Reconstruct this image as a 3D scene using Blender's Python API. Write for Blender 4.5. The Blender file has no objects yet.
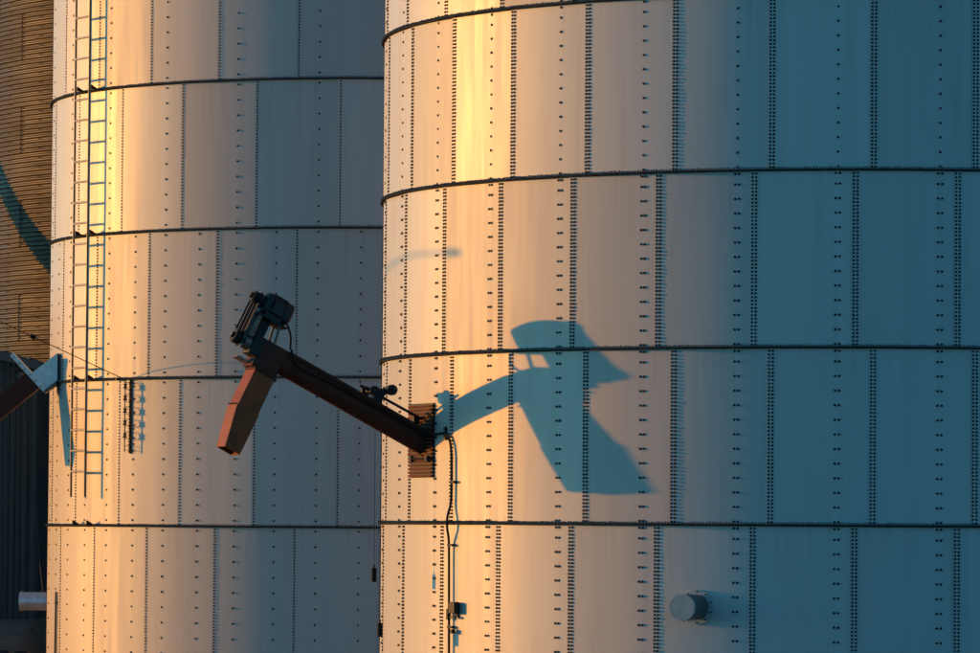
import bpy, math, random
from mathutils import Vector, Matrix
random.seed(7)
R = math.radians
scene = bpy.context.scene
C = scene.collection

# ------------------------------------------------------------------ camera
CAM_H = 2.4244
cam = bpy.data.cameras.new('camera')
cam.sensor_width = 36.0
cam.lens = 4726.74 * 36.0 / 980.0
cam.clip_start, cam.clip_end = 1.0, 6000.0
cam_o = bpy.data.objects.new('camera', cam)
C.objects.link(cam_o)
cam_o.matrix_world = (Matrix.Translation((0, 0, CAM_H)) @ Matrix.Rotation(math.pi / 2 + 0.0443, 4, 'X')
                      @ Matrix.Rotation(0.0074, 4, 'Z'))
scene.camera = cam_o

# ------------------------------------------------------------------ sky and sun
SUN_AZ, SUN_EL = R(-107.3), R(5.7)          # azimuth counted from the camera's side of the bins
sun_dir = Vector((math.sin(SUN_AZ) * math.cos(SUN_EL), -math.cos(SUN_AZ) * math.cos(SUN_EL), math.sin(SUN_EL)))
world = bpy.data.worlds.new('World')
scene.world = world
world.use_nodes = True
wn, wl = world.node_tree.nodes, world.node_tree.links
sky = wn.new('ShaderNodeTexSky')
sky.sky_type = 'NISHITA'
sky.sun_disc = False
sky.sun_elevation = SUN_EL
sky.sun_rotation = math.atan2(sun_dir.x, sun_dir.y)
sky.ozone_density = 2.5
sky.dust_density = 0.4
sky.air_density = 0.5
tint = wn.new('ShaderNodeMix')
tint.data_type = 'RGBA'
tint.blend_type = 'MULTIPLY'
tint.inputs[0].default_value = 1.0
tint.inputs[7].default_value = (0.43, 1.05, 0.94, 1)
wl.new(sky.outputs[0], tint.inputs[6])
wl.new(tint.outputs[2], wn['Background'].inputs[0])
wn['Background'].inputs[1].default_value = 0.15

sun = bpy.data.lights.new('sun', 'SUN')
sun.energy = 2.65
sun.angle = R(0.5)
sun.color = (1.0, 0.35, 0.01)
sun_o = bpy.data.objects.new('sun', sun)
C.objects.link(sun_o)
sun_o.rotation_euler = sun_dir.to_track_quat('Z', 'Y').to_euler()
sun_o.location = sun_dir * 60

scene.view_settings.view_transform = 'Standard'
scene.view_settings.look = 'None'
scene.view_settings.exposure = 1.07
scene.view_settings.gamma = 1.0
scene.view_settings.use_curve_mapping = False
scene.cycles.max_bounces = 6


# ------------------------------------------------------------------ materials
def mat(name, col, rough=0.5, metal=0.0, spec=0.5, var=0.0, vscale=(2, 2, 2), bump=0.0, bscale=20.0,
        dirt=None, dirt_amt=0.0, dirt_scale=(1, 1, 1), rvar=0.0, per_object=0.0, streak=0.0):
    m = bpy.data.materials.new(name)
    m.use_nodes = True
    n, l = m.node_tree.nodes, m.node_tree.links
    b = n['Principled BSDF']
    b.inputs['Roughness'].default_value = rough
    b.inputs['Metallic'].default_value = metal
    b.inputs['Specular IOR Level'].default_value = spec
    geo = n.new('ShaderNodeNewGeometry')
    rgb = n.new('ShaderNodeRGB')
    rgb.outputs[0].default_value = (*col, 1)
    out = rgb.outputs[0]

    def noise(scale, detail=5.0, nscale=1.0):
        mp = n.new('ShaderNodeMapping')
        mp.inputs['Scale'].default_value = scale
        l.new(geo.outputs['Position'], mp.inputs[0])
        t = n.new('ShaderNodeTexNoise')
        t.inputs['Scale'].default_value = nscale
        t.inputs['Detail'].default_value = detail
        l.new(mp.outputs[0], t.inputs[0])
        return t.outputs[0]

    def remap(sock, a, bb, c, d):
        r = n.new('ShaderNodeMapRange')
        for k, v in enumerate((a, bb, c, d)):
            r.inputs[1 + k].default_value = v
        l.new(sock, r.inputs[0])
        return r.outputs[0]

    def scale_col(sock, fac):
        v = n.new('ShaderNodeVectorMath')
        v.operation = 'SCALE'
        l.new(sock, v.inputs[0])
        l.new(fac, v.inputs['Scale'])
        return v.outputs[0]

    if var:
        out = scale_col(out, remap(noise(vscale), 0.3, 0.7, 1 - var, 1 + var))
    if per_object:
        oi = n.new('ShaderNodeObjectInfo')
        out = scale_col(out, remap(oi.outputs['Random'], 0, 1, 1 - per_object, 1 + per_object))
    if dirt:
        mx = n.new('ShaderNodeMix')
        mx.data_type = 'RGBA'
        l.new(remap(noise(dirt_scale, 8.0), 0.52, 0.75, 0, dirt_amt), mx.inputs[0])
        l.new(out, mx.inputs[6])
        mx.inputs[7].default_value = (*dirt, 1)
        out = mx.outputs[2]
    if streak:                                   # faint run-down marks below the ring joints
        tc = n.new('ShaderNodeTexCoord')
        sp_ = n.new('ShaderNodeSeparateXYZ')
        l.new(tc.outputs['Object'], sp_.inputs[0])
        mul = n.new('ShaderNodeMath')
        mul.operation = 'MULTIPLY'
        l.new(remap(sp_.outputs['Z'], 1.3, 2.6, 0.0, 1.0), mul.inputs[0])
        l.new(remap(noise((13, 13, 0.12), 3.0), 0.50, 0.72, 0.0, streak), mul.inputs[1])
        mx = n.new('ShaderNodeMix')
        mx.data_type = 'RGBA'
        l.new(mul.outputs[0], mx.inputs[0])
        l.new(out, mx.inputs[6])
        mx.inputs[7].default_value = (0.17, 0.14, 0.115, 1)
        out = mx.outputs[2]
    l.new(out, b.inputs['Base Color'])
    if rvar:
        l.new(remap(noise((vscale[0] * 1.7, vscale[1] * 1.7, vscale[2] * 1.7)), 0.3, 0.7, rough - rvar, rough + rvar),
              b.inputs['Roughness'])
        if per_object:
            oi2 = n.new('ShaderNodeObjectInfo')
            ad = n.new('ShaderNodeMath')
            ad.operation = 'ADD'
            l.new(b.inputs['Roughness'].links[0].from_socket, ad.inputs[0])
            l.new(remap(oi2.outputs['Random'], 0, 1, 0.05, -0.05), ad.inputs[1])
            l.new(ad.outputs[0], b.inputs['Roughness'])
    if bump:
        bp = n.new('ShaderNodeBump')
        bp.inputs['Strength'].default_value = bump
        bp.inputs['Distance'].default_value = 0.01
        l.new(noise((bscale, bscale, bscale), 4.0), bp.inputs['Height'])
        l.new(bp.outputs[0], b.inputs['Normal'])
    return m


M = {}
M['paint'] = mat('bin_paint', (0.345, 0.337, 0.333), 0.51, spec=0.60, var=0.035, vscale=(4, 4, 0.25),
                 bump=0.18, bscale=1.4, dirt=(0.22, 0.19, 0.165), dirt_amt=0.20, dirt_scale=(7, 7, 0.45), rvar=0.05,
                 per_object=0.10, streak=0.20)
M['bolt'] = mat('bolt_rubber_steel', (0.009, 0.014, 0.019), 0.6, spec=0.12)
M['ring'] = mat('ring_steel', (0.016, 0.014, 0.013), 0.8, spec=0.10, var=0.3, vscale=(4, 4, 4))
M['ringbolt'] = mat('ring_bolt_steel', (0.085, 0.082, 0.08), 0.55, spec=0.3)
M['galv'] = mat('galvanised_sheet', (0.27, 0.275, 0.28), 0.45, metal=0.5, var=0.15, vscale=(9, 9, 9), rvar=0.08)
M['galv_light'] = mat('galvanised_bright', (0.52, 0.54, 0.56), 0.42, metal=0.6, var=0.12, vscale=(9, 9, 9), rvar=0.06)
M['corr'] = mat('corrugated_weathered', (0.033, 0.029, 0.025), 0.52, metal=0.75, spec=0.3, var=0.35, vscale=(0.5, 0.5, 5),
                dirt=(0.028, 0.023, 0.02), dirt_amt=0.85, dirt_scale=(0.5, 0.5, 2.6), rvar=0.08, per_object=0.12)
M['maroon'] = mat('maroon_paint', (0.215, 0.054, 0.019), 0.55, spec=0.12, var=0.2, vscale=(6, 6, 6), bump=0.05, bscale=14,
                  dirt=(0.10, 0.034, 0.018), dirt_amt=0.6, dirt_scale=(4, 4, 4), rvar=0.06)
M['maroon_dark'] = mat('dark_maroon_paint', (0.055, 0.014, 0.010), 0.55, spec=0.2, var=0.2, vscale=(6, 6, 6))
M['trough'] = mat('dark_trough_paint', (0.060, 0.019, 0.012), 0.65, spec=0.15, var=0.25, vscale=(5, 5, 5),
                  dirt=(0.018, 0.017, 0.017), dirt_amt=0.6, dirt_scale=(3, 3, 3))
M['rust'] = mat('rust_red_slat', (0.105, 0.025, 0.013), 0.75, spec=0.10, var=0.3, vscale=(8, 8, 14), bump=0.2, bscale=40)
M['black'] = mat('black_iron', (0.013, 0.013, 0.014), 0.6, spec=0.22, var=0.3, vscale=(9, 9, 9))
M['rubber'] = mat('black_rubber', (0.010, 0.010, 0.011), 0.75, spec=0.1)
M['motor'] = mat('motor_enamel', (0.007, 0.012, 0.015), 0.5, spec=0.25, var=0.25, vscale=(10, 10, 10))
M['motor_dark'] = mat('motor_fins', (0.009, 0.011, 0.012), 0.55, spec=0.3)
M['steel'] = mat('raw_steel', (0.11, 0.09, 0.075), 0.5, metal=0.4, var=0.35, vscale=(12, 12, 12),
                 dirt=(0.13, 0.05, 0.025), dirt_amt=0.7, dirt_scale=(9, 9, 9))
M['ladder'] = mat('ladder_galvanised', (0.30, 0.285, 0.27), 0.6, metal=0.0, var=0.15, vscale=(3, 3, 3))
M['grey'] = mat('grey_steel_and_shadow_rod', (0.075, 0.08, 0.082), 0.5, metal=0.2)  # grey steel parts, and the rod standing in for a shadow line
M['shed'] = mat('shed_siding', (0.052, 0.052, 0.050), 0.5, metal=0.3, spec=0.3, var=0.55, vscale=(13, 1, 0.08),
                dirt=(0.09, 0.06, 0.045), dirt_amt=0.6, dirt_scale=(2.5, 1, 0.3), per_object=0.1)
M['shed_roof'] = mat('shed_roof', (0.05, 0.056, 0.06), 0.5, metal=0.3, var=0.2)
M['wood'] = mat('weathered_wood', (0.16, 0.12, 0.09), 0.8, spec=0.2, var=0.3, vscale=(20, 20, 1))
M['concrete'] = mat('concrete', (0.30, 0.29, 0.27), 0.85, spec=0.2, var=0.15, vscale=(2, 2, 2), bump=0.3, bscale=12)
M['gravel'] = mat('gravel_yard', (0.13, 0.105, 0.085), 0.9, spec=0.15, var=0.35, vscale=(1.2, 1.2, 1.2), bump=0.6, bscale=9,
                  dirt=(0.06, 0.05, 0.04), dirt_amt=0.7, dirt_scale=(0.3, 0.3, 0.3))
M['porcelain'] = mat('brown_porcelain', (0.03, 0.02, 0.018), 0.25, spec=0.5)
M['lampglass'] = mat('lamp_glass', (0.5, 0.5, 0.48), 0.2, spec=0.5)


# ------------------------------------------------------------------ mesh helpers
class MB:
    def __init__(self):
        self.v, self.f, self.s = [], [], []

    def add(self, vs, fs, smooth=False):
        o = len(self.v)
        self.v += [tuple(p) for p in vs]
        for q in fs:
            self.f.append(tuple(i + o for i in q))
            self.s.append(smooth)
        return self

    def box(self, o, ax, ay, az):
        """solid box: corner o and three edge vectors"""
        o, ax, ay, az = Vector(o), Vector(ax), Vector(ay), Vector(az)
        if ax.cross(ay).dot(az) < 0:
            ax, ay = ay, ax
        vs = [o, o + ax, o + ax + ay, o + ay]
        vs += [p + az for p in vs]
        return self.add(vs, [(3, 2, 1, 0), (4, 5, 6, 7), (0, 1, 5, 4), (1, 2, 6, 5), (2, 3, 7, 6), (3, 0, 4, 7)])

    def hull8(self, a, b):
        """solid between two quads a and b (4 points each, same order)"""
        n = (a[1] - a[0]).cross(a[2] - a[0])
        if n.dot(b[0] - a[0]) < 0:
            a, b = a[::-1], b[::-1]
        return self.add(list(a) + list(b), [(3, 2, 1, 0), (4, 5, 6, 7), (0, 1, 5, 4), (1, 2, 6, 5), (2, 3, 7, 6), (3, 0, 4, 7)])

    def rod(self, p0, p1, r0, r1=None, seg=12, smooth=True):
        p0, p1 = Vector(p0), Vector(p1)
        r1 = r0 if r1 is None else r1
        d = (p1 - p0).normalized()
        u = d.orthogonal().normalized()
        w = d.cross(u)
        ring = lambda p, r: [p + (u * math.cos(2 * math.pi * k / seg) + w * math.sin(2 * math.pi * k / seg)) * r
                             for k in range(seg)]
        a, b = ring(p0, r0), ring(p1, r1)
        self.add(a + b, [(k, (k + 1) % seg, seg + (k + 1) % seg, seg + k) for k in range(seg)], smooth)
        self.add(a, [tuple(range(seg))[::-1]])
        self.add(b, [tuple(range(seg))])
        return self

    def tube(self, pts, r, seg=8):
        pts = [Vector(p) for p in pts]
        rings = []
        u = None
        for i, p in enumerate(pts):
            d = (pts[min(i + 1, len(pts) - 1)] - pts[max(i - 1, 0)]).normalized()
            u = d.orthogonal().normalized() if u is None else (u - d * u.dot(d)).normalized()
            w = d.cross(u)
            rings.append([p + (u * math.cos(2 * math.pi * k / seg) + w * math.sin(2 * math.pi * k / seg)) * r
                          for k in range(seg)])
        vs = [q for rg in rings for q in rg]
        fs = []
        for i in range(len(rings) - 1):
            for k in range(seg):
                k2 = (k + 1) % seg
                fs.append((i * seg + k, i * seg + k2, (i + 1) * seg + k2, (i + 1) * seg + k))
        self.add(vs, fs, True)
        self.add(rings[0], [tuple(range(seg))[::-1]])
        self.add(rings[-1], [tuple(range(seg))])
        return self

    def extrude(self, poly, d):
        """prism from a planar polygon (list of Vector) along d"""
        poly = [Vector(p) for p in poly]
        d = Vector(d)
        nrm = Vector()
        for i in range(len(poly)):
            nrm += poly[i].cross(poly[(i + 1) % len(poly)])
        if nrm.dot(d) < 0:
            poly = poly[::-1]
        n = len(poly)
        self.add(poly + [p + d for p in poly],
                 [tuple(range(n))[::-1], tuple(range(n, 2 * n))] + [(i, (i + 1) % n, n + (i + 1) % n, n + i) for i in range(n)])
        return self

    def revolve(self, prof, seg, c=(0, 0, 0), smooth=True, a0=0.0, a1=2 * math.pi):
        """closed (r, z) profile turned about a vertical axis"""
        full = abs(a1 - a0 - 2 * math.pi) < 1e-6
        m = len(prof)
        for j in range(m):                      # every profile edge gets its own verts: crisp edges
            (r0, z0), (r1, z1) = prof[j], prof[(j + 1) % m]
            vs, fs = [], []
            cnt = seg if full else seg + 1
            for i in range(cnt):
                t = a0 + (a1 - a0) * i / seg
                vs.append((c[0] + r0 * math.sin(t), c[1] - r0 * math.cos(t), c[2] + z0))
                vs.append((c[0] + r1 * math.sin(t), c[1] - r1 * math.cos(t), c[2] + z1))
            for i in range(seg):
                i2 = (i + 1) % cnt
                fs.append((2 * i, 2 * i2, 2 * i2 + 1, 2 * i + 1))
            self.add(vs, fs, smooth)
        return self

    def mesh(self, name, m, origin=(0, 0, 0)):
        me = bpy.data.meshes.new(name)
        o = Vector(origin)
        me.from_pydata([Vector(p) - o for p in self.v], [], self.f)
        me.polygons.foreach_set('use_smooth', self.s)
        me.materials.append(m)
        me.update()
        return me

    def build(self, name, m, parent=None, origin=None, bevel=0.0):
        """origin: world location of the parent Empty (parts carry no offset of their own)"""
        if origin is None:
            origin = wloc(parent) if parent else (0, 0, 0)
        o = bpy.data.objects.new(name, self.mesh(name, m, origin))
        C.objects.link(o)
        if parent:
            o.parent = parent
        else:
            o.location = origin
        if bevel:
            b = o.modifiers.new('bevel', 'BEVEL')
            b.width = bevel
            b.segments = 2
            b.limit_method = 'ANGLE'
        return o


def wloc(o):
    p = Vector(o.location)
    while o.parent:
        o = o.parent
        p = p + Vector(o.location)
    return p


def tag(o, label, cat, group=None):
    o['label'] = label
    o['category'] = cat
    if group:
        o['group'] = group
    return o


def thing(name, loc, label, cat, group=None):
    o = bpy.data.objects.new(name, None)
    o.empty_display_size = 0.2
    C.objects.link(o)
    o.location = loc
    return tag(o, label, cat, group)


def place(name, me, parent, loc=(0, 0, 0), rotz=0.0):
    o = bpy.data.objects.new(name, me)
    C.objects.link(o)
    o.parent = parent
    o.location = loc
    o.rotation_euler = (0, 0, rotz)
    return o


# ------------------------------------------------------------------ ground
def sstep(a, b, x):
    t = min(max((x - a) / (b - a), 0.0), 1.0)
    return t * t * (3 - 2 * t)


def ground_z(x, y):
    return -0.25 + 0.85 * sstep(94.5, 99.0, y) * sstep(-8.9, -9.5, x) + 0.5 * sstep(103, 125, y)


def make_ground():
    ys = [-120, -20, 40, 60, 75, 85] + [90 + 0.5 * k for k in range(25)] + [110, 130, 180, 300, 700, 1800, 4000]
    xs = [-3000, -800, -200, -60, -30] + [-20, -16, -13, -11, -10] + [-9.6 + 0.1 * k for k in range(9)] + [-8, -6, 0, 10, 20, 60, 200, 800, 3000]
    vs = [(x, y, ground_z(x, y)) for y in ys for x in xs]
    w = len(xs)
    fs = [(j * w + i, j * w + i + 1, (j + 1) * w + i + 1, (j + 1) * w + i) for j in range(len(ys) - 1) for i in range(w - 1)]
    o = MB().add(vs, fs, True).build('ground', M['gravel'])
    o['kind'] = 'structure'


make_ground()

# ------------------------------------------------------------------ the two bolted smooth-wall bins
BIN1 = dict(c=(5.7243, 71.9866), r=7.3601, z0=2.60, h=2.44, n=33)
BIN2 = dict(c=(-2.0647, 93.7060), r=6.6327, z0=2.5618, h=2.7645, n=26)


def on_bin(B, th, z, ex=0.0):
    """point at angle th (radians, 0 faces the camera, negative is left) and height z, ex outside the wall"""
    return Vector((B['c'][0] + (B['r'] + ex) * math.sin(th), B['c'][1] - (B['r'] + ex) * math.cos(th), z))


def panel_mesh(B, seed):
    rnd = random.Random(seed)
    r, h, n = B['r'], B['h'], B['n']
    step = 2 * math.pi / n
    lap = 0.10 / r
    cols, rows = 12, 4
    flat = rnd.uniform(0.10, 0.30) * (step * r) ** 2 / 8 / r
    tilt = rnd.uniform(-0.006, 0.006)
    kink = rnd.uniform(0.25, 0.75)
    kamp = rnd.uniform(-0.006, 0.006)
    ph = [rnd.uniform(0, 6.28) for _ in range(4)]
    z_lo, z_hi = 0.013, h - 0.013

    def rad(u, v):
        q = -flat * (1 - (2 * u - 1) ** 2)
        q += 0.009 * (1 - u)
        q += kamp * max(0.0, 1 - abs(u - kink) / 0.3) + tilt * u * (1 - u) * 2
        q += 0.0012 * math.sin(3 * u + ph[0]) * math.sin(4.5 * v + ph[1]) * math.sin(math.pi * u)
        return r + q

    outer, th_of = [], lambda u: -lap / 2 + u * (step + lap)
    for j in range(rows + 1):
        for i in range(cols + 1):
            u, v = i / cols, j / rows
            outer.append((rad(u, v) * math.sin(th_of(u)), -rad(u, v) * math.cos(th_of(u)), z_lo + (z_hi - z_lo) * v))
    w = cols + 1
    mb = MB()
    mb.add(outer, [(j * w + i, j * w + i + 1, (j + 1) * w + i + 1, (j + 1) * w + i) for j in range(rows) for i in range(cols)], True)
    t = 0.0045                                   # sheet thickness: left, right, bottom and top edges and the inner face
    inn = lambda u, v, z: ((rad(u, v) - t) * math.sin(th_of(u)), -(rad(u, v) - t) * math.cos(th_of(u)), z)
    for u in (0, 1):
        a = [outer[j * w + (0 if u == 0 else cols)] for j in range(rows + 1)]
        b = [inn(u, j / rows, a[j][2]) for j in range(rows + 1)]
        m = rows + 1
        mb.add(a + b, [((j, j + 1, m + j + 1, m + j) if u == 0 else (j + 1, j, m + j, m + j + 1)) for j in range(rows)])
    bi = [inn(i / cols, 0, z_lo) for i in range(w)]
    ti = [inn(i / cols, 1, z_hi) for i in range(w)]
    mb.add(bi + ti, [(i + 1, i, w + i, w + i + 1) for i in range(cols)], True)
    mb.add(outer[:w] + bi, [(i + 1, i, w + i, w + i + 1) for i in range(cols)])
    mb.add(outer[-w:] + ti, [(i, i + 1, w + i + 1, w + i) for i in range(cols)])
    return mb.mesh('wall_panel', M['paint']), rad, lap, step


def hexa(mb, p, d, rad, length, seg=6):
    """little bolt head at p pointing along unit vector d"""
    up = Vector((0, 0, 1)) if abs(d.z) < 0.9 else Vector((1, 0, 0))
    u = up.cross(d).normalized()
    w = d.cross(u)
    a = [p + (u * math.cos(2 * math.pi * k / seg + 0.3) + w * math.sin(2 * math.pi * k / seg + 0.3)) * rad for k in range(seg)]
    b = [q + d * length for q in a]
    mb.add(a + b, [(k, (k + 1) % seg, seg + (k + 1) % seg, seg + k) for k in range(seg)] + [tuple(range(seg, 2 * seg))])


def smooth_bin(B, G, label, fam, stiff, double, half_from, seam_double, courses, stiff_first, stiff_pitch, stiff_count):
    """fam: seam angle for each course from the ground up; stiff: first stiffener angle"""
    cx, cy = B['c']
    r, h, n = B['r'], B['h'], B['n']
    base_z = B['z0'] - h
    root = thing('grain_bin', (cx, cy, 0), label, 'grain bin', 'bolted smooth wall grain bins')
    org = (cx, cy, 0)
    step = 2 * math.pi / n
    vis0, vis1 = R(-128), R(72)
    meshes = [panel_mesh(B, 100 + k + n) for k in range(9)]
    rnd = random.Random(n)
    seam, stf, rbolt = MB(), MB(), MB()
    for ci in range(courses):
        z = base_z + ci * h
        var = [rnd.randrange(9) for _ in range(n)]
        for k in range(n):
            th = fam[ci % 2] + k * step
            place('wall_panel', meshes[var[k]][0], root, (0, 0, z), th)
            a = math.atan2(math.sin(th), math.cos(th))
            if vis0 < a < vis1:
                for sd in ((-0.026, 0.026) if seam_double else (0.0,)):
                    for q in range(48):
                        zz = z + 0.045 + q * (h - 0.09) / 47
                        t2 = a + sd / r + rnd.uniform(-0.0015, 0.0015) / r
                        d = Vector((math.sin(t2), -math.cos(t2), 0))
                        hexa(seam, Vector((cx, cy, zz + rnd.uniform(-.0015, .0015))) + d * (r - 0.001), d,
                             (0.0164 if n == 33 else 0.0160) * (1 + rnd.uniform(-.06, .06)), G * (0.0195 + rnd.uniform(-.002, .003)))
        half = ci < half_from
        for k in range(2 * n if half else n):
            th = stiff + k * (step / 2 if half else step)
            a = math.atan2(math.sin(th), math.cos(th))
            if not vis0 < a < vis1:
                continue
            for sd in ((-0.028, 0.028) if double[ci] else (0.0,)):
                zs = ([0.045] if stiff_first else []) + [stiff_pitch[0] + q * stiff_pitch[1] for q in range(stiff_count)]
                for zz in zs:
                    t2 = a + sd / r
                    f_ = ((t2 - fam[ci % 2]) / step) % n
                    _, rad_, lap_, st_ = meshes[var[int(f_)]]
                    rr = rad_((f_ % 1 * st_ + lap_ / 2) / (st_ + lap_), 1 - zz / h)
                    d = Vector((math.sin(t2), -math.cos(t2), 0))
                    hexa(stf, Vector((cx, cy, z + h - zz)) + d * (rr - 0.006), d, G * (0.0178 + rnd.uniform(-.001, .001)),
                         (0.0172 + rnd.uniform(-.002, .003)))
    seam.build('seam_bolts', M['bolt'], root, org)['kind'] = 'stuff'
    stf.build('stiffener_bolts', M['bolt'], root, org)['kind'] = 'stuff'
    prof = [(r - 0.04, -0.010), (r + 0.052, -0.010), (r + 0.052, -0.002), (r + 0.044, -0.002), (r + 0.044, 0.002),
            (r + 0.052, 0.002), (r + 0.052, 0.009), (r - 0.04, 0.009)]
    ring_me = MB().revolve(prof, 4 * n).mesh('ring', M['ring'])
    for ci in range(courses + 1):
        z = base_z + ci * h
        place('ring', ring_me, root, (0, 0, z))
        if 0 < ci < courses:
            cnt = int((vis1 - vis0) * r / 0.041)
            for q in range(cnt):
                t2 = vis0 + (vis1 - vis0) * q / cnt
                d = Vector((math.sin(t2), -math.cos(t2), 0))
                p = Vector((cx, cy, z)) + d * (r + 0.033 + rnd.uniform(-.002, .002))
                hexa(rbolt, p + Vector((0, 0, 0.008)), Vector((0, 0, 1)), 0.0125, 0.034 + rnd.uniform(-.006, .006), 5)
    rbolt.build('ring_bolts', M['ringbolt'], root, org)['kind'] = 'stuff'
    top = base_z + courses * h
    MB().revolve([(r + 0.25, top + 0.03), (r + 0.25, top + 0.06), (0.45, top + 0.06 + (r - 0.2) * 0.55), (0.45, top + 0.03 + (r - 0.2) * 0.55)],
                 72, org).build('roof', M['galv'], root, org)
    MB().revolve([(0.02, -0.6), (r + 0.22, -0.6), (r + 0.22, base_z - 0.013), (0.02, base_z - 0.013)], 96, org).build('foundation', M['concrete'], root, org)
    return root


bin1 = smooth_bin(BIN1, 1.0, 'large nearer white steel bin with doubled bolt seams and a capped pipe',
                  (-0.4791, -0.4460), -0.7029, (True, True, True, False, False, False), 0, True, 6,
                  True, (0.19, 0.20), 12)
bin2 = smooth_bin(BIN2, 1.1, 'white steel bin standing behind with single bolt seams and a ladder',
                  (-0.7129, -0.5923), -0.6531, (False,) * 6, 3, False, 6,
                  False, (0.077, 0.286), 10)

UP = Vector((0, 0, 1))
# capped aeration pipe on the nearer bin
def pipe_stub(root, B, th, z, rad, length, m='galv'):
    d = Vector((math.sin(th), -math.cos(th), 0))
    p = on_bin(B, th, z)
    t = MB().rod(p - d * 0.08, p + d * length, rad, seg=48).build('aeration_pipe', M['grey' if m == 'galv' else m], root)
    org = wloc(root)
    MB().rod(p - d * 0.06, p + d * 0.022, rad + 0.07, seg=48).build('flange', M['paint'], t, org)
    fb = MB()
    for k in range(10):
        u = UP.cross(d)
        a = 2 * math.pi * (k + 0.5) / 10
        hexa(fb, p + d * 0.02 + (u * math.cos(a) + UP * math.sin(a)) * (rad + 0.045), d, 0.012, 0.012)
    fb.build('flange_bolts', M['bolt'], t, org)['kind'] = 'stuff'
    MB().rod(p + d * (length - 0.05), p + d * (length + 0.006), rad + 0.010, seg=48).build('cap', M[m], t, org)
    for a in (0.9, 3.6):
        u = Vector((0, 0, 1)).cross(d)
        q = p + d * (length - 0.03) + (u * math.cos(a + 1.2) + UP * math.sin(a + 1.2)) * (rad + 0.008)
        hexa_b = MB()
        hexa(hexa_b, q, (q - p - d * (length - 0.03)).normalized(), 0.012, 0.012)
        hexa_b.build('cap_screw', M['bolt'], t, org)


pipe_stub(bin1, BIN1, R(-22.7), 1.470, 0.172, 0.60)
pipe_stub(bin2, BIN2, R(-91.5), 1.067, 0.182, 0.583, 'galv_light')

# ------------------------------------------------------------------ unloading auger on the nearer bin
TH = R(-65.06)
ER = Vector((math.sin(TH), -math.cos(TH), 0))
ET = Vector((math.cos(TH), math.sin(TH), 0))
UP = Vector((0, 0, 1))
INC = R(26.5)
EO = (ER + ET * 0.009).normalized()                    # the arm leans a little off the radial
AX = EO * math.cos(INC) + UP * math.sin(INC)            # along the trough, away from the bin
NX = -EO * math.sin(INC) + UP * math.cos(INC)           # square to it, upward
A0 = Vector((BIN1['c'][0], BIN1['c'][1], 0)) + ER * (BIN1['r'] + 0.127) + UP * 3.638


def A(s, n, t):
    return A0 + AX * s + NX * n + ET * t


auger = thing('unloading_auger', on_bin(BIN1, TH, 3.3), 'dark maroon unloading auger with motor and square drop spout jutting from the nearer bin', 'auger')


def abox(s0, s1, n0, n1, t0, t1):
    return MB().box(A(s0, n0, t0), AX * (s1 - s0), NX * (n1 - n0), ET * (t1 - t0))


W = 0.172
upoly = [A(-0.02, 0.315, W)] + [A(-0.02, W - W * math.sin(math.pi * k / 22), W * math.cos(math.pi * k / 22)) for k in range(23)] + [A(-0.02, 0.315, -W)]
tr = MB().extrude(upoly, AX * 2.54).build('trough', M['trough'], auger)      # U-shaped trough
abox(-0.03, 2.50, 0.316, 0.332, -W - 0.028, W + 0.028).build('lid', M['trough'], tr, wloc(auger), bevel=0.003)
abox(0.0, 2.50, 0.288, 0.3155, W + 0.001, W + 0.026).build('lid_flange', M['trough'], tr, wloc(auger))
for s_ in (0.02, 1.30):
    abox(s_, s_ + 0.018, W, 0.287, W + 0.001, W + 0.020).build('joint_flange', M['trough'], tr, wloc(auger))
MB().rod(A(0.05, 0.16, 0), A(-0.42, 0.06, 0), 0.13, seg=24).build('inlet_tube', M['black'], auger)
hood = abox(2.515, 2.93, -0.115, 0.325, -W - 0.006, W + 0.006).build('hood', M['trough'], auger, bevel=0.006)
abox(2.50, 2.87, -0.14, -0.116, -W - 0.026, W + 0.026).build('joint_flange', M['trough'], hood, wloc(auger))


def quad(s0, s1, n0, n1, t):
    return [A(s0, n0, -t), A(s0, n0, t), A(s1, n1, t), A(s1, n1, -t)]


def hollow_spout(name, q_top, q_bot, th, m, parent):
    """square chute open at the bottom: four plates"""
    mb = MB()
    ctop = sum(q_top, Vector()) / 4
    cbot = sum(q_bot, Vector()) / 4
    it = [p + (ctop - p).normalized() * th * 1.5 for p in q_top]
    ib = [p + (cbot - p).normalized() * th * 1.5 for p in q_bot]
    for k in range(4):
        k2 = (k + 1) % 4
        mb.hull8([q_top[k], q_top[k2], q_bot[k2], q_bot[k]], [it[k], it[k2], ib[k2], ib[k]])
    return mb.build(name, m, parent, wloc(auger))


sp = hollow_spout('spout', quad(2.516, 2.852, -0.1405, -0.1405, W), quad(2.514, 2.858, -0.726, -0.742, W), 0.008, M['maroon'], auger)
lo = hollow_spout('lower_spout', quad(2.503, 2.872, -0.700, -0.722, W + 0.010), quad(2.503, 2.760, -1.340, -1.336, W - 0.004), 0.008, M['maroon'], sp)
mb = MB()
for k in range(4):
    hexa(mb, A(2.866, -0.70, -W + 0.04 + 0.088 * k), AX, 0.012, 0.02)
mb.build('spout_bolts', M['bolt'], lo, wloc(auger))['kind'] = 'stuff'

def D(s_, n_, t_):                                     # the drive sits a little proud and to the near side
    return A(s_ + 0.04, n_, t_ + 0.075)


def dbox(s0, s1, n0, n1, t0, t1):
    return abox(s0 + 0.04, s1 + 0.04, n0, n1, t0 + 0.075, t1 + 0.075)


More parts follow.
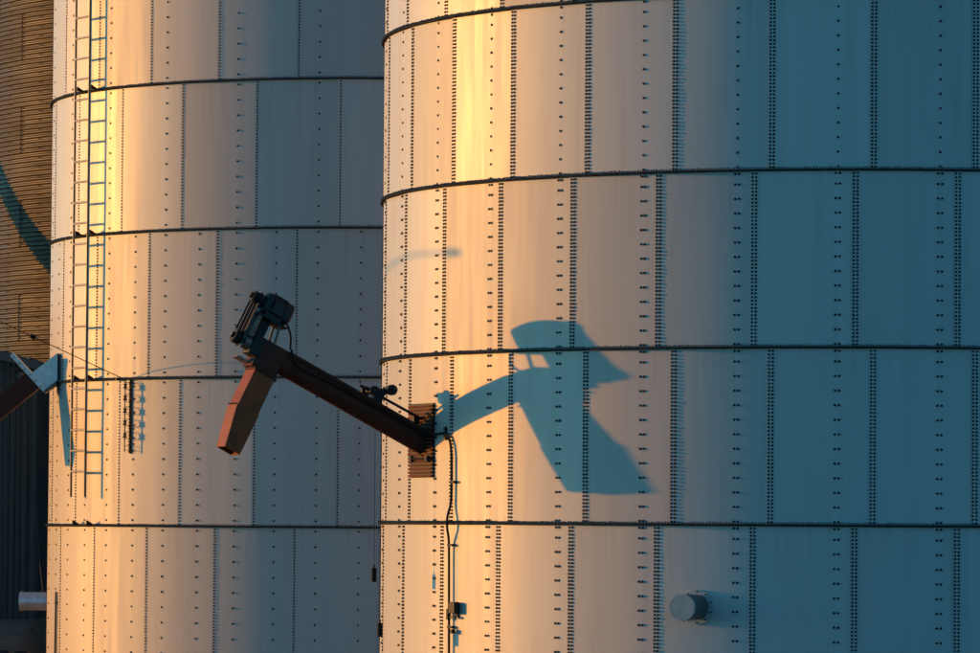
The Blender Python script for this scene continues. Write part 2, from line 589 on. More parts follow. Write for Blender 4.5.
# drive at the outer end: shaft, bearing, pulleys, belt, motor on its bracket
dbox(2.84, 3.03, 0.02, 0.30, -0.13, 0.13).build('bearing_block', M['black'], auger, bevel=0.02)
dbox(2.86, 3.10, -0.085, -0.060, -0.22, -0.02).build('drip_plate', M['steel'], auger)
MB().rod(D(2.90, 0.16, 0), D(3.34, 0.16, 0), 0.04, seg=16).build('drive_shaft', M['steel'], auger)
MB().rod(D(3.03, 0.16, 0), D(3.13, 0.16, 0), 0.105, seg=20).build('bearing_housing', M['steel'], auger)
for n_, r_ in ((0.16, 0.105), (0.80, 0.088)):
    pl = MB()
    for g in range(3):
        pl.rod(D(3.205 + g * 0.040, n_, 0), D(3.217 + g * 0.040, n_, 0), r_, r_, 28)
    pl.rod(D(3.20, n_, 0), D(3.30, n_, 0), r_ - 0.02, seg=28)
    pl.rod(D(3.29, n_, 0), D(3.335, n_, 0), 0.042, seg=14)
    pl.build('pulley', M['black'], auger)


def capsule(nc0, r0, nc1, r1, s, seg=14):
    pts = []
    for k in range(seg + 1):
        a = math.pi * k / seg
        pts.append(D(s, nc1 + r1 * math.sin(a), r1 * math.cos(a)))
    for k in range(seg + 1):
        a = math.pi + math.pi * k / seg
        pts.append(D(s, nc0 + r0 * math.sin(a), r0 * math.cos(a)))
    return pts


for g in range(2):
    s_ = 3.219 + g * 0.040
    o1, i1 = capsule(0.16, 0.098, 0.80, 0.082, s_), capsule(0.16, 0.080, 0.80, 0.064, s_)
    m_ = len(o1)
    d_ = AX * 0.024
    vs = o1 + i1 + [p + d_ for p in o1] + [p + d_ for p in i1]
    fs = []
    for k in range(m_):
        k2 = (k + 1) % m_
        fs += [(k, k2, m_ + k2, m_ + k), (2 * m_ + k2, 2 * m_ + k, 3 * m_ + k, 3 * m_ + k2),
               (k2, k, 2 * m_ + k, 2 * m_ + k2), (m_ + k, m_ + k2, 3 * m_ + k2, 3 * m_ + k)]
    MB().add(vs, fs).build('drive_belt', M['rubber'], auger)
MB().extrude(capsule(0.16, 0.125, 0.80, 0.112, 3.180), AX * 0.012).build('guard_plate', M['black'], auger)

br = MB()
for t_ in (-0.145, -0.02, 0.105):
    br.box(D(3.075, 0.24, t_), AX * 0.06, NX * 0.36, ET * 0.04)
br.build('motor_bracket', M['steel'], auger)
dbox(2.66, 3.15, 0.578, 0.602, -0.17, 0.17).build('motor_base', M['black'], auger)
for t_ in (-0.12, 0.12):
    MB().rod(D(2.72, 0.33, t_), D(2.76, 0.58, t_), 0.02, seg=10).build('strut', M['steel'], auger)
dbox(2.88, 3.03, 0.30, 0.5775, -0.09, 0.05).build('adjuster_block', M['black'], auger, bevel=0.01)

MC = 0.79


def squircle(mb_, s0, s1, r0, r1, seg=36, e=0.42):
    ring = lambda s_, r_: [D(s_, MC + r_ * math.copysign(abs(math.sin(2 * math.pi * k / seg)) ** e, math.sin(2 * math.pi * k / seg)),
                             r_ * math.copysign(abs(math.cos(2 * math.pi * k / seg)) ** e, math.cos(2 * math.pi * k / seg))) for k in range(seg)]
    a_, b_ = ring(s0, r0), ring(s1, r1)
    fl = s1 < s0
    side = [(k, (k + 1) % seg, seg + (k + 1) % seg, seg + k) for k in range(seg)]
    mb_.add(a_ + b_, [f[::-1] if fl else f for f in side], False)
    mb_.add(a_, [tuple(range(seg)) if fl else tuple(range(seg))[::-1]])
    mb_.add(b_, [tuple(range(seg))[::-1] if fl else tuple(range(seg))])
    return mb_


mot = MB()
squircle(mot, 2.80, 3.03, 0.148, 0.148)
for k in range(11):
    q_ = -0.125 + 0.025 * k
    for sg in (-1, 1):
        mot.box(D(2.80, MC + q_ - 0.005, sg * 0.146), AX * 0.23, NX * 0.010, ET * (sg * 0.02))
        mot.box(D(2.80, MC + sg * 0.146, q_ - 0.005), AX * 0.23, ET * 0.010, NX * (sg * 0.02))
motor = mot.build('motor', M['motor_dark'], auger)
squircle(MB(), 3.03, 3.115, 0.168, 0.155).rod(D(3.114, MC, 0), D(3.15, MC, 0), 0.10, seg=24).build('end_bell', M['motor'], motor, wloc(auger))
squircle(squircle(MB(), 2.80, 2.69, 0.168, 0.160), 2.691, 2.655, 0.160, 0.125).build('fan_cowl', M['motor'], motor, wloc(auger))
dbox(2.825, 3.005, MC - 0.105, MC + 0.085, 0.10, 0.20).build('terminal_box', M['motor_dark'], motor, wloc(auger), bevel=0.008)
dbox(2.88, 2.94, MC + 0.1665, MC + 0.195, -0.03, 0.03).build('lifting_lug', M['motor'], motor, wloc(auger))
for t_ in (-0.13, 0.13):
    dbox(2.79, 3.05, 0.603, 0.665, t_ - 0.03, t_ + 0.03).build('foot', M['motor'], motor, wloc(auger))
MB().rod(D(3.11, MC, 0), D(3.30, MC, 0), 0.024, seg=12).build('motor_shaft', M['steel'], motor, wloc(auger))

# slide gate operator part way along the trough
gate = abox(0.84, 0.98, 0.333, 0.54, -0.09, 0.09).build('gate_operator', M['black'], auger, bevel=0.02)
MB().rod(A(0.805, 0.595, -0.11), A(0.805, 0.595, 0.16), 0.045, seg=16).rod(A(0.805, 0.595, 0.10), A(0.805, 0.595, 0.17), 0.078, seg=24) \
    .build('chain_wheel', M['black'], gate, wloc(auger))
MB().rod(A(1.02, 0.475, -0.26), A(1.02, 0.475, 0.10), 0.035, seg=14).rod(A(1.02, 0.475, 0.03), A(1.02, 0.475, 0.09), 0.07, seg=24) \
    .rod(A(1.02, 0.475, -0.28), A(1.02, 0.475, -0.22), 0.07, seg=24).build('chain_wheel', M['black'], gate, wloc(auger))
MB().rod(A(0.93, 0.48, 0.0), A(0.81, 0.585, 0.05), 0.06, 0.05, 16).build('gear_neck', M['black'], gate, wloc(auger))
MB().rod(A(1.24, 0.45, 0.02), A(0.10, 0.467, 0.02), 0.021, seg=10).build('gate_rod', M['black'], auger)
MB().rod(A(0.80, 0.60, 0.12), A(0.80, 0.60, 0.30), 0.018, seg=10).build('wheel_axle', M['black'], gate, wloc(auger))

# ribbed mounting plate of rust-red slats on the bin wall
plate = MB()
pz0, pz1 = 3.275, 4.345
pth0, pth1 = R(-68.9), R(-62.3)
seg = 6
plate.revolve([(BIN1['r'] + 0.006, pz0 - 0.004), (BIN1['r'] + 0.020, pz0 - 0.004), (BIN1['r'] + 0.020, pz1 + 0.004), (BIN1['r'] + 0.006, pz1 + 0.004)],
              seg, (BIN1['c'][0], BIN1['c'][1], 0), True, pth0, pth1)
pl = plate.build('mount_plate', M['black'], auger)
ns = 20
for k in range(ns):
    z0 = pz0 + (pz1 - pz0) * k / ns
    jl, jr = random.uniform(-0.0015, 0.0015), random.uniform(-0.0015, 0.0015)
    hgt = (pz1 - pz0) / ns * random.uniform(0.54, 0.66)
    rr = BIN1['r']
    ex = 0.055 + random.uniform(-0.006, 0.006)
    s_ = MB()
    c_ = (BIN1['c'][0], BIN1['c'][1], 0)
    s_.revolve([(rr + 0.021, z0), (rr + ex, z0 + 0.004), (rr + ex, z0 + hgt), (rr + 0.021, z0 + hgt)], 4, c_, True, pth0 + jl, pth1 + jr)
    for tt, fl in ((pth0 + jl, False), (pth1 + jr, True)):
        e_ = [on_bin(BIN1, tt, z0, 0.021), on_bin(BIN1, tt, z0 + 0.004, ex), on_bin(BIN1, tt, z0 + hgt, ex), on_bin(BIN1, tt, z0 + hgt, 0.021)]
        s_.add(e_, [(0, 1, 2, 3) if fl else (3, 2, 1, 0)])
    s_.build('slat', M['rust'], pl, wloc(auger))
MB().tube([on_bin(BIN1, R(-68.0), 3.545, 0.085), on_bin(BIN1, R(-62.9), 3.54, 0.085)], 0.013).build('tie_rod', M['rubber'], pl, wloc(auger))
for tt in (-67.6, -63.2):
    MB().box(on_bin(BIN1, R(tt), 3.50, 0.05), ET * 0.06, ER * 0.05, UP * 0.085).build('tie_lug', M['black'], pl, wloc(auger))
MB().box(on_bin(BIN1, R(-66.6), 4.05, 0.05), ET * 0.10, ER * 0.07, UP * 0.10).build('rod_anchor', M['black'], pl, wloc(auger))

# power cable from the motor along the trough to the wall
cab = [A(2.75, 0.715, 0.10), A(2.68, 0.70, 0.05), A(2.60, 0.665, 0.0), A(2.495, 0.578, -0.04), A(2.464, 0.463, 0.0), A(2.475, 0.385, 0.10), A(2.475, 0.36, 0.20), A(2.45, 0.26, 0.235),
       A(2.33, 0.19, 0.22), A(2.15, 0.185, 0.218), A(1.95, 0.205, 0.216), A(1.73, 0.222, 0.216), A(1.2, 0.236, 0.216), A(0.5, 0.243, 0.216),
       A(0.24, 0.235, 0.216), A(0.10, 0.225, 0.23), on_bin(BIN1, R(-60.6), 3.895, 0.07), on_bin(BIN1, R(-59.6), 3.905, 0.048)]


def smooth_path(pts, it=2):
    for _ in range(it):
        q = [pts[0]]
        for a_, b_ in zip(pts[:-1], pts[1:]):
            q += [a_ * 0.75 + b_ * 0.25, a_ * 0.25 + b_ * 0.75]
        pts = q + [pts[-1]]
    return pts


mc = tag(MB().tube(smooth_path(cab), 0.0165, 8).build('power_cable', M['rubber']), 'black power cable drooping from the motor and running along the auger arm', 'cable')
del mc

# conduit on the wall below
cpts = [(-60.2, 3.906, .048), (-59.3, 3.900, .048), (-58.6, 3.870, .048), (-58.05, 3.78, .048), (-57.75, 3.62, .048), (-57.70, 3.40, .048), (-57.68, 3.05, .048),
        (-57.80, 2.86, .052), (-57.86, 2.76, .085), (-57.84, 2.68, .105), (-57.82, 2.60, .108), (-57.84, 2.52, .105), (-57.95, 2.42, .07), (-58.12, 2.29, .048),
        (-58.06, 1.7, .048), (-58.0, 1.2, .048), (-57.92, 0.3, .048), (-57.92, -0.3, .048)]
cond = thing('electrical_conduit', on_bin(BIN1, R(-57.65), -0.25, 0.075), 'thin black conduit with junction box running down the sunlit nearer bin', 'conduit')
MB().tube(smooth_path([on_bin(BIN1, R(a_), z_, e_) for a_, z_, e_ in cpts]), 0.0175, 8).build('pipe', M['rubber'], cond)


def wall_box(B, tdeg, z, w, hgt, e0, e1):
    t_ = R(tdeg)
    et, er = Vector((math.cos(t_), math.sin(t_), 0)), Vector((math.sin(t_), -math.cos(t_), 0))
    return MB().box(on_bin(B, t_, z - hgt / 2, e0) - et * (w / 2), et * w, er * (e1 - e0), UP * hgt)


wall_box(BIN1, -59.55, 3.90, 0.05, 0.19, -0.02, 0.032).build('clamp', M['black'], cond)
for z_, t_ in ((2.293, -57.85), (1.116, -57.75), (3.20, -57.55)):
    wall_box(BIN1, t_, z_, 0.12, 0.032, -0.02, 0.068).build('clamp', M['black'], cond)
jb = wall_box(BIN1, -56.75, 1.395, 0.16, 0.165, 0.03, 0.115).build('junction_box', M['black'], cond, bevel=0.008)
wall_box(BIN1, -56.75, 1.36, 0.06, 0.20, -0.03, 0.029).build('box_bracket', M['black'], jb, wloc(cond))
wall_box(BIN1, -58.0, 1.30, 0.06, 0.16, 0.03, 0.085).build('conduit_body', M['black'], cond, bevel=0.01)
wall_box(BIN1, -56.9, 1.262, 0.12, 0.03, 0.06, 0.09).build('coupling', M['black'], cond)
wall_box(BIN1, -57.1, 1.055, 0.05, 0.06, 0.03, 0.09).build('coupling', M['black'], cond)

# pull chains with weights hanging from the gate operator
def pull_chain(x, y, z_top, zw0, zw1, label, top):
    o = thing('pull_chain', (x, y, zw0), label, 'chain weight', 'weights hung on pull lines')
    MB().tube([Vector(top), Vector((x, y, z_top - 0.05)), Vector((x, y, zw1 + 0.03))], 0.0042, 6).build('line', M['rubber'], o)
    MB().rod((x, y, zw0), (x, y, zw1), 0.037, seg=14).rod((x, y, zw1), (x, y, zw1 + 0.05), 0.012, seg=8).build('weight', M['rubber'], o)


pull_chain(-1.66, 68.829, 4.50, 1.746, 1.949, 'black weight on a thin line against the shaded bin behind, higher of two', A(1.02, 0.47, -0.25))
pull_chain(-1.5545, 68.326, 4.50, 0.959, 1.161, 'black weight at the left edge of the nearer bin, lower of two', A(0.80, 0.60, 0.29))

# ------------------------------------------------------------------ ladder on the bin behind
RING2 = [BIN2['z0'] + k * BIN2['h'] for k in range(-1, 5)]
lad_t = (-59.85, -55.05)
LEX = 0.2035
lad_bot, lad_top = 3.113, 16.2
tm = R(sum(lad_t) / 2)
ladder = thing('ladder', on_bin(BIN2, tm, lad_bot, LEX), 'tall galvanised steel ladder fixed to the sunlit side of the bin behind', 'ladder')
for td in lad_t:
    t_ = R(td)
    et, er = Vector((math.cos(tm), math.sin(tm), 0)), Vector((math.sin(tm), -math.cos(tm), 0))
    MB().box(on_bin(BIN2, t_, lad_bot, LEX) - et * 0.009 - er * 0.020, et * 0.018, er * 0.040, UP * (lad_top - lad_bot)).build('rail', M['grey'], ladder)
rung_me = MB().rod(on_bin(BIN2, R(lad_t[0]), 0, LEX) - on_bin(BIN2, tm, 0, LEX), on_bin(BIN2, R(lad_t[1]), 0, LEX) - on_bin(BIN2, tm, 0, LEX), 0.022, seg=8).mesh('rung', M['ladder'])
z_ = lad_bot + 0.484
while z_ < lad_top:
    place('rung', rung_me, ladder, (0, 0, z_ - lad_bot))
    z_ += 0.3944
for rz in RING2[1:]:
    for td in lad_t:
        t_ = R(td)
        et, er = Vector((math.cos(t_), math.sin(t_), 0)), Vector((math.sin(t_), -math.cos(t_), 0))
        low = rz < lad_bot
        p0 = on_bin(BIN2, t_, rz + 0.022, 0.0)
        reach = 0.165 if low else LEX - 0.03
        poly = [p0, p0 + er * reach, p0 + er * reach + UP * 0.085, p0 + er * (reach - 0.02) + UP * 0.085]
        MB().extrude([p - et * 0.005 for p in poly], et * 0.010).build('bracket', M['black'], ladder)
    # flat bar tying the brackets together on the ring
    MB().box(on_bin(BIN2, R(lad_t[0] - 0.3), rz + 0.0225, 0.058), on_bin(BIN2, R(lad_t[1] + 0.3), 0, 0.058) - on_bin(BIN2, R(lad_t[0] - 0.3), 0, 0.058),
             Vector((math.sin(tm), -math.cos(tm), 0)) * 0.03, UP * 0.012).build('tie_bar', M['black'], ladder)

# ------------------------------------------------------------------ spool insulator rack and wire on the bin behind
TI = R(-44.95)
ei, ti = Vector((math.sin(TI), -math.cos(TI), 0)), Vector((math.cos(TI), math.sin(TI), 0))
rack = thing('insulator_rack', on_bin(BIN2, TI, 3.938), 'vertical rack of five spool insulators on the bin behind, right of the ladder', 'insulator rack')
MB().box(on_bin(BIN2, TI, 3.927, -0.01) - ti * 0.020, ti * 0.040, ei * 0.038, UP * 1.40).build('back_strap', M['rubber'], rack)
MB().rod(on_bin(BIN2, TI, 3.960, 0.1485), on_bin(BIN2, TI, 5.291, 0.1485), 0.010, seg=8).build('rod', M['black'], rack)
for z_ in (5.196, 4.9716, 4.7351, 4.5041, 4.2676):
    ins = MB()
    prof = [(-0.046, 0.022), (-0.044, 0.040), (-0.022, 0.042), (-0.011, 0.026), (0.011, 0.026), (0.022, 0.042), (0.044, 0.040), (0.046, 0.022)]
    c_ = on_bin(BIN2, TI, z_, 0.1485)
    for (a0, r0), (a1, r1) in zip(prof[:-1], prof[1:]):
        ins.rod(c_ + UP * a0, c_ + UP * a1, r0, r1, 14)
    io = ins.build('insulator', M['porcelain'], rack)
    for dz in (-0.064, 0.064):
        MB().box(on_bin(BIN2, TI, z_ + dz - 0.005, 0.02) - ti * 0.018, ti * 0.036, ei * 0.1485, UP * 0.011).build('prong', M['black'], io, wloc(rack))
for z_ in (4.070, 3.993):
    MB().box(on_bin(BIN2, TI, z_ - 0.004, 0.02) - ti * 0.015, ti * 0.03, ei * 0.13, UP * 0.008).build('prong', M['black'], rack)
mb = MB()
for k in range(22):
    hexa(mb, on_bin(BIN2, TI, 3.971 + k * 0.0605, 0.02) - ti * 0.022, ei, 0.010, 0.02)
    if k % 4 == 0:
        hexa(mb, on_bin(BIN2, TI, 3.982 + k * 0.0605, 0.0) + ti * 0.055, ei, 0.016, 0.03)
mb.build('strap_bolts', M['bolt'], rack)['kind'] = 'stuff'

POLE = Vector((-19.75, 77.75, -0.25))
w0 = Vector((-6.930, 89.084, 5.348))
WPOLE = Vector((-21.725, 85.525, -0.25))
w1 = Vector((WPOLE.x + 0.25, WPOLE.y, 12.078))
wire = thing('overhead_wire', w0, 'thin overhead wire slanting down across the ladder to the insulator rack', 'wire')
pts = []
for k in range(41):
    t_ = k / 40
    p = w0.lerp(w1, t_)
    p.z -= 0.30 * 4 * t_ * (1 - t_) * 0.1
    pts.append(p)
MB().tube(pts, 0.0082, 6).build('strand', M['rubber'], wire)
p = w0.lerp(w1, 0.1135)
d = (w1 - w0).normalized()
p.z -= 0.012
MB().rod(p - d * 0.05, p + d * 0.05, 0.045, seg=12).build('splice', M['rubber'], wire)
MB().tube(smooth_path([w0, w0 + Vector((0.03, -0.01, -0.03)), on_bin(BIN2, R(-45.6), 5.318, 0.11), on_bin(BIN2, TI, 5.280, 0.145)]), 0.0075, 6).build('tail', M['rubber'], wire)
wall_box(BIN2, -47.8, 5.329, 0.05, 0.05, 0.02, 0.10).build('wire_clip', M['black'], wire)

pole = thing('utility_pole', WPOLE, 'tall wooden utility pole with a crossarm that carries the wire', 'utility pole')
MB().rod(WPOLE - UP * 0.2, WPOLE + UP * 13.3, 0.17, 0.11, 16).build('pole', M['wood'], pole)
MB().box(WPOLE + Vector((-0.06, -1.1, 12.05)), (0.12, 0, 0), (0, 2.2, 0), (0, 0, 0.14)).build('crossarm', M['wood'], pole)
lamp = thing('yard_lamp', POLE, 'steel yard lamp post with a long curved arm', 'lamp post')
MB().rod(POLE - UP * 0.2, POLE + UP * 8.1, 0.09, 0.06, 16).build('post', M['galv'], lamp)
lt = Vector((-17.68, 73.42, 8.30))
arm = MB().tube(smooth_path([POLE + UP * 7.8, POLE + Vector((0.5, -1.0, 0.62)) + UP * 7.85, Vector((-18.3, 74.9, 8.33)), lt]), 0.02, 8).build('lamp_arm', M['galv'], lamp)
ld = (lt - Vector((-18.3, 74.9, 8.33))).normalized()
MB().rod(lt - ld * 0.3, lt - ld * 0.1, 0.025, 0.055, 14).rod(lt - ld * 0.1, lt + ld * 0.10, 0.055, 0.04, 14).build('lamp_head', M['galv'], arm, POLE)

# ------------------------------------------------------------------ side draw spout on the left flank of the bin behind
CD = Vector((-0.77, 0, -0.64)).normalized()            # down the chute
CN = Vector((-0.64, 0, 0.77)).normalized()             # square to it, up and to the left
FD = Vector((0.647, 0, -0.691)).normalized()           # along the flange plate
FN = Vector((0.691, 0, 0.647)).normalized()
Y0, YW = 91.42, 0.34
side = thing('side_spout', (-8.72, Y0 + YW / 2, 5.2), 'grey sheet metal side outlet with maroon chute on the left edge of the bin behind', 'spout')
f0 = Vector((-9.285, Y0 - 0.05, 5.84))
MB().box(f0, FD * 0.95, (0, YW + 0.10, 0), FN * 0.085).build('flange', M['galv_light'], side, bevel=0.006)
for k in range(6):
    fb = MB()
    hexa(fb, f0 + FD * (0.08 + 0.155 * k) + FN * 0.042, Vector((0, -1, 0)), 0.014, 0.014)
    fb.build('flange_bolt', M['bolt'], side)
c0 = Vector((-8.985, Y0, 5.505)) - CD * 0.06
cw = 0.385
ct = [c0, c0 + Vector((0, YW, 0)), c0 + Vector((0, YW, 0)) - CN * cw, c0 - CN * cw]
cbt = [p + CD * 2.05 for p in ct]
mbx = MB()
cc0, cc1 = sum(ct, Vector()) / 4, sum(cbt, Vector()) / 4
for k in range(4):
    k2 = (k + 1) % 4
    ins_ = lambda p, c: p + (c - p).normalized() * 0.012
    mbx.hull8([ct[k], ct[k2], cbt[k2], cbt[k]], [ins_(ct[k], cc0), ins_(ct[k2], cc0), ins_(cbt[k2], cc1), ins_(cbt[k], cc1)])
chute = mbx.build('chute', M['maroon_dark'], side)
MB().box(c0 + CD * 0.9 + CN * 0.002 + Vector((0, -0.012, 0)), -CN * (cw + 0.004), (0, 0.010, 0), CD * 0.03).build('stiffener', M['maroon_dark'], chute, wloc(side))
MB().box(c0 + CN * 0.003 + CD * 0.12 + Vector((0, 0.10, 0)), CN * 0.07, (0, 0.2, 0), CD * 0.10).build('latch', M['steel'], side)
MB().tube(smooth_path([c0 + CN * 0.09 + CD * 0.06, c0 + CN * 0.16 + CD * 0.14, c0 + CN * 0.15 + CD * 0.26, c0 + CN * 0.03 + CD * 0.30]), 0.018, 8).build('hook', M['rubber'], side)
hp = [Vector((-8.900, 0, 5.480)), Vector((-8.371, 0, 5.900)), Vector((-8.364, 0, 5.379)), Vector((-8.652, 0, 5.164))]
outlet = None
for y_ in (Y0, Y0 + YW - 0.008):
    q = MB().extrude([Vector((p.x, y_, p.z)) for p in hp], (0, 0.008, 0))
    o_ = q.build('outlet', M['galv_light'], side) if outlet is None else q.build('outlet_side', M['galv_light'], outlet, wloc(side))
    outlet = outlet or o_
for (a_, b_), m_ in (((0, 1), 'outlet_top'), ((1, 2), 'outlet_end'), ((3, 2), 'outlet_bottom')):
    u_ = hp[b_] - hp[a_]
    nn = Vector((u_.z, 0, -u_.x)).normalized() * 0.006
    MB().box(Vector((hp[a_].x, Y0 + 0.009, hp[a_].z)), u_, (0, YW - 0.018, 0), nn).build(m_, M['galv_light'], outlet, wloc(side))
MB().box(Vector((-8.64, Y0 - 0.02, 5.160)), (0.24, 0, 0.18), (0, YW + 0.04, 0), (0.033, 0, -0.04)).build('outlet_lip', M['steel'], outlet, wloc(side))

# thin rod added in place of a cast shadow line low on the bin behind
lc = thing('shadow_line_rod', on_bin(BIN2, R(-70.9), -0.2, 0.03), 'short grey rod standing in for a shadow line low on the left edge of the bin behind', 'conduit')
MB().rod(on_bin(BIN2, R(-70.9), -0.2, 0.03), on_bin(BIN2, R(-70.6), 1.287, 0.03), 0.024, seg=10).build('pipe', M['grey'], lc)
wall_box(BIN2, -70.7, 1.08, 0.09, 0.03, -0.01, 0.056).build('clamp', M['grey'], lc)  # clamp made up to go with the shadow rod

# ------------------------------------------------------------------ corrugated bin far left
BIN3 = dict(c=(-3.9, 114.0), r=8.44, h=1.086, n=19)
B3 = BIN3
cb = thing('corrugated_bin', (B3['c'][0], B3['c'][1], 0.4), 'weathered corrugated steel bin at the far left behind everything', 'grain bin')
step3 = 2 * math.pi / B3['n']


def corr_mesh():
    cols, waves, sub = 10, 10, 6
    rows = waves * sub
    lap = 0.06 / B3['r']
    vs = []
    for j in range(rows + 1):
        z = B3['h'] * j / rows
        rr = B3['r'] + 0.017 * math.sin(2 * math.pi * j / sub)
        for i in range(cols + 1):
            u = i / cols
            t = -lap / 2 + u * (step3 + lap)
            q = rr + 0.004 * (1 - u)
            vs.append((q * math.sin(t), -q * math.cos(t), z))
    w = cols + 1
    fs = [(j * w + i, j * w + i + 1, (j + 1) * w + i + 1, (j + 1) * w + i) for j in range(rows) for i in range(cols)]
    return MB().add(vs, fs, True).mesh('corrugated_sheet', M['corr'])


cme = corr_mesh()
bz = 12.284 - 11 * B3['h']
cbolt = MB()
ncourse = 16
for ci in range(ncourse):
    z = bz + ci * B3['h']
    off = R(-55.9) + (0 if ci % 2 == 0 else step3 / 2)
    for k in range(-5, 5):
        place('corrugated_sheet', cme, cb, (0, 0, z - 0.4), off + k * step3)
    for k in range(-1, 2):
        t_ = off + k * step3
        d = Vector((math.sin(t_), -math.cos(t_), 0))
        for q in range(20):
            hexa(cbolt, Vector((B3['c'][0], B3['c'][1], z + B3['h'] * (q + 0.5) / 20)) + d * (B3['r'] + 0.006), d, 0.015, 0.03, 5)
    for q in range(38):
        t_ = R(-78) + q * R(1.05)
        d = Vector((math.sin(t_), -math.cos(t_), 0))
        hexa(cbolt, Vector((B3['c'][0], B3['c'][1], z)) + d * (B3['r'] + 0.006), d, 0.014, 0.03, 5)
    for ts in (-60.1, -50.5):
        d = Vector((math.sin(R(ts)), -math.cos(R(ts)), 0))
        for q in range(5):
            hexa(cbolt, Vector((B3['c'][0], B3['c'][1], z + B3['h'] * (2 * q + 0.75) / 10)) + d * (B3['r'] + 0.006), d, 0.013, 0.026, 5)
cbolt.build('sheet_bolts', M['bolt'], cb)['kind'] = 'stuff'
MB().revolve([(B3['r'] - 0.04, 0.3), (B3['r'] - 0.03, 0.3), (B3['r'] - 0.03, bz + ncourse * B3['h']), (B3['r'] - 0.04, bz + ncourse * B3['h'])], 72,
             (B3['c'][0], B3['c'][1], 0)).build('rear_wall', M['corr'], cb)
top3 = bz + ncourse * B3['h']
MB().revolve([(B3['r'] + 0.2, top3 + 0.02), (B3['r'] + 0.2, top3 + 0.05), (0.5, top3 + 4.2), (0.5, top3 + 4.17)], 64, (B3['c'][0], B3['c'][1], 0)).build('roof', M['galv'], cb)

# ------------------------------------------------------------------ metal shed far left
SX1, SX0, SY0, SY1, SB = -9.597, -22.0, 100.0, 107.4, 0.60
RS = 0.262
eave = 6.04
roof_z = lambda x: eave + (min(-9.5 - x, x + 22.1)) * RS
shed = thing('metal_shed', ((SX0 + SX1) / 2, 103.7, SB), 'dark ribbed metal shed in shade at the far left', 'shed')
pw = 0.9


def siding(x_r, width):
    """one ribbed sheet, right edge at x_r"""
    prof = [(0, 0)]
    x = 0.0
    k = 0
    while x < width - 0.01:
        rib = 0.129 if k % 7 else 0.126
        prof += [(x + 0.03, 0.0), (x + 0.045, -0.026), (x + 0.07, -0.026), (x + 0.085, 0.0)]
        x += rib
        k += 1
    prof = [p for p in prof if p[0] <= width] + [(width, 0)]
    vs = []
    for (dx, dy) in prof:
        xx = x_r - dx
        vs += [(xx, SY0 + dy, SB - 0.1), (xx, SY0 + dy, roof_z(xx) - 0.10)]
    n = len(prof)
    return MB().add(vs, [(2 * i + 2, 2 * i, 2 * i + 1, 2 * i + 3) for i in range(n - 1)])


xr = SX1
while xr > SX0 + 0.2:
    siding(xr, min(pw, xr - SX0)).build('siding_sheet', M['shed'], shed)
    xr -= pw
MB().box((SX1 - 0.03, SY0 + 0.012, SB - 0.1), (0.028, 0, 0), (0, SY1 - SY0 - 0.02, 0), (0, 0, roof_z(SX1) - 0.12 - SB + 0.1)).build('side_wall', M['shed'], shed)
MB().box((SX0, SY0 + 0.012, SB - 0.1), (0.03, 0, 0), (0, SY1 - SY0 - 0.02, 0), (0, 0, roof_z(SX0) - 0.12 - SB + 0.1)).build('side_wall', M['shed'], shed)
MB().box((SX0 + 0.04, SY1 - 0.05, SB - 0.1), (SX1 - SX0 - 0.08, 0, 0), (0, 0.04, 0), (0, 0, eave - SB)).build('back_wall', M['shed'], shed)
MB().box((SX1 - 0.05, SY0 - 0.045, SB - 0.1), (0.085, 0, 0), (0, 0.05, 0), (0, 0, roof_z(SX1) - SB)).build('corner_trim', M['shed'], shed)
mid = (-9.5 - 22.1) / 2
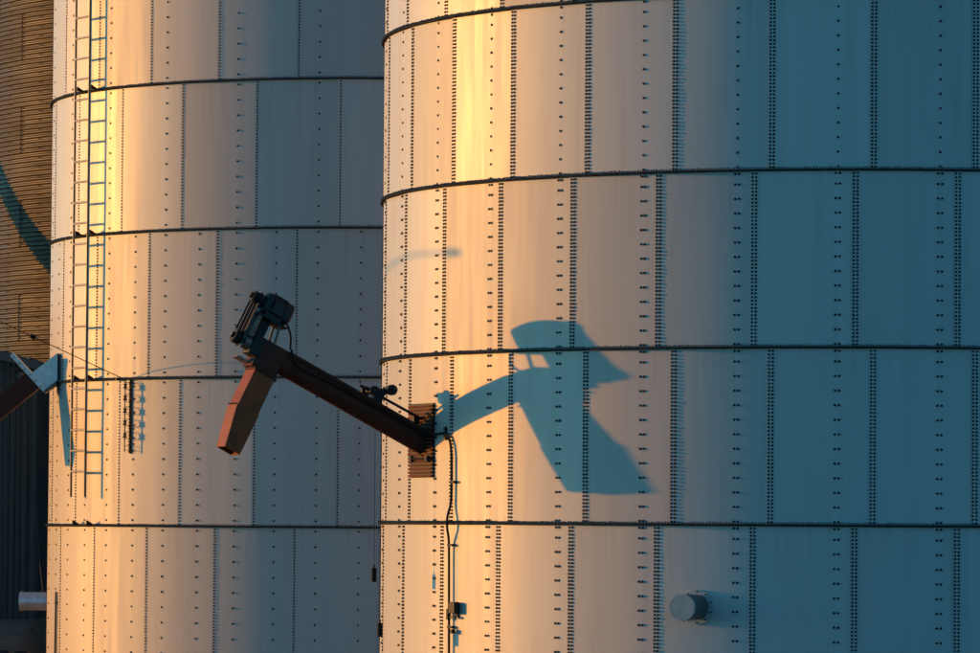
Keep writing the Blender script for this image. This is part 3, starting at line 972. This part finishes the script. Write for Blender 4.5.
for a_, b_ in ((-9.46, mid), (-22.14, mid)):
    za, zb = roof_z(a_), roof_z(b_)
    rf = MB().extrude([Vector((a_, SY0 - 0.30, za)), Vector((b_, SY0 - 0.30, zb)), Vector((b_, SY0 - 0.30, zb - 0.04)), Vector((a_, SY0 - 0.30, za - 0.04))],
                      (0, SY1 - SY0 + 0.40, 0)).build('roof', M['shed_roof'], shed)
    MB().extrude([Vector((a_, SY0 - 0.325, za - 0.0)), Vector((b_, SY0 - 0.325, zb - 0.0)), Vector((b_, SY0 - 0.325, zb - 0.19)), Vector((a_, SY0 - 0.325, za - 0.19))],
                 (0, 0.022, 0)).build('fascia', M['shed_roof'], rf, wloc(shed))
    pp = Vector((a_, 0, za)).lerp(Vector((b_, 0, zb)), 0)
    for k in range(12):
        f_ = (k + 0.5) / 12
        x_ = a_ + (b_ - a_) * f_
        MB().box((x_, SY0 - 0.30, roof_z(x_) + 0.001), (0.03, 0, -0.03 * RS * (1 if a_ > b_ else -1)), (0, SY1 - SY0 + 0.4, 0), (0, 0, 0.03)) \
            .build('roof_rib', M['shed_roof'], rf, wloc(shed))

# grain spout running down into the shed roof, its shadow falls on the corrugated bin
g0 = Vector((-12.45, 107.05, 6.70))
gd = Vector((-1.33, 1.98, 1.95)).normalized()
gs = thing('grain_spout', g0, 'long round grain spout slanting down into the shed roof', 'grain spout')
MB().rod(g0 - gd * 0.3, g0 + gd * 14.0, 0.235, seg=24).build('tube', M['galv'], gs)

# low aeration fan by the left foot of the bin behind
FX, FY, FZ = -9.14, 92.78, -0.25
fan = thing('aeration_fan', (FX - 0.2, FY + 0.2, FZ), 'low dark aeration fan on the ground at the bottom left corner', 'fan')
arc = [Vector((FX + 0.25 * math.cos(math.pi * k / 14), FY, FZ + 0.12 + 0.245 * math.sin(math.pi * k / 14))) for k in range(15)]
poly = [Vector((FX + 0.25, FY, FZ))] + arc + [Vector((FX - 0.25, FY, FZ))]
fh = MB().extrude(poly, (0, 0.44, 0)).build('housing', M['black'], fan, bevel=0.01)
MB().box((FX - 0.36, FY + 0.03, FZ), (0.10, 0, 0), (0, 0.37, 0), (0, 0, 0.10)).build('skid', M['black'], fan)
MB().rod((FX - 0.255, FY + 0.2, FZ + 0.24), (FX - 0.42, FY + 0.2, FZ + 0.24), 0.135, seg=24).build('motor', M['motor'], fan)
MB().rod((FX, FY - 0.01, FZ + 0.15), (FX, FY - 0.05, FZ + 0.15), 0.16, seg=24).build('inlet_ring', M['grey'], fh, wloc(fan))

# slack line from the pipe stub of the bin behind to the shed corner
l0, l1 = Vector((-8.80, 93.62, 1.245)), Vector((-9.58, 99.93, 3.2))
pts = []
for k in range(25):
    t_ = k / 24
    p = l0.lerp(l1, t_)
    p.z -= 0.8 * 4 * t_ * (1 - t_) * 0.25
    pts.append(p)
tag(MB().tube(pts, 0.007, 6).build('slack_line', M['steel']), 'slack thin line tied to the short pipe at the lower left', 'line')
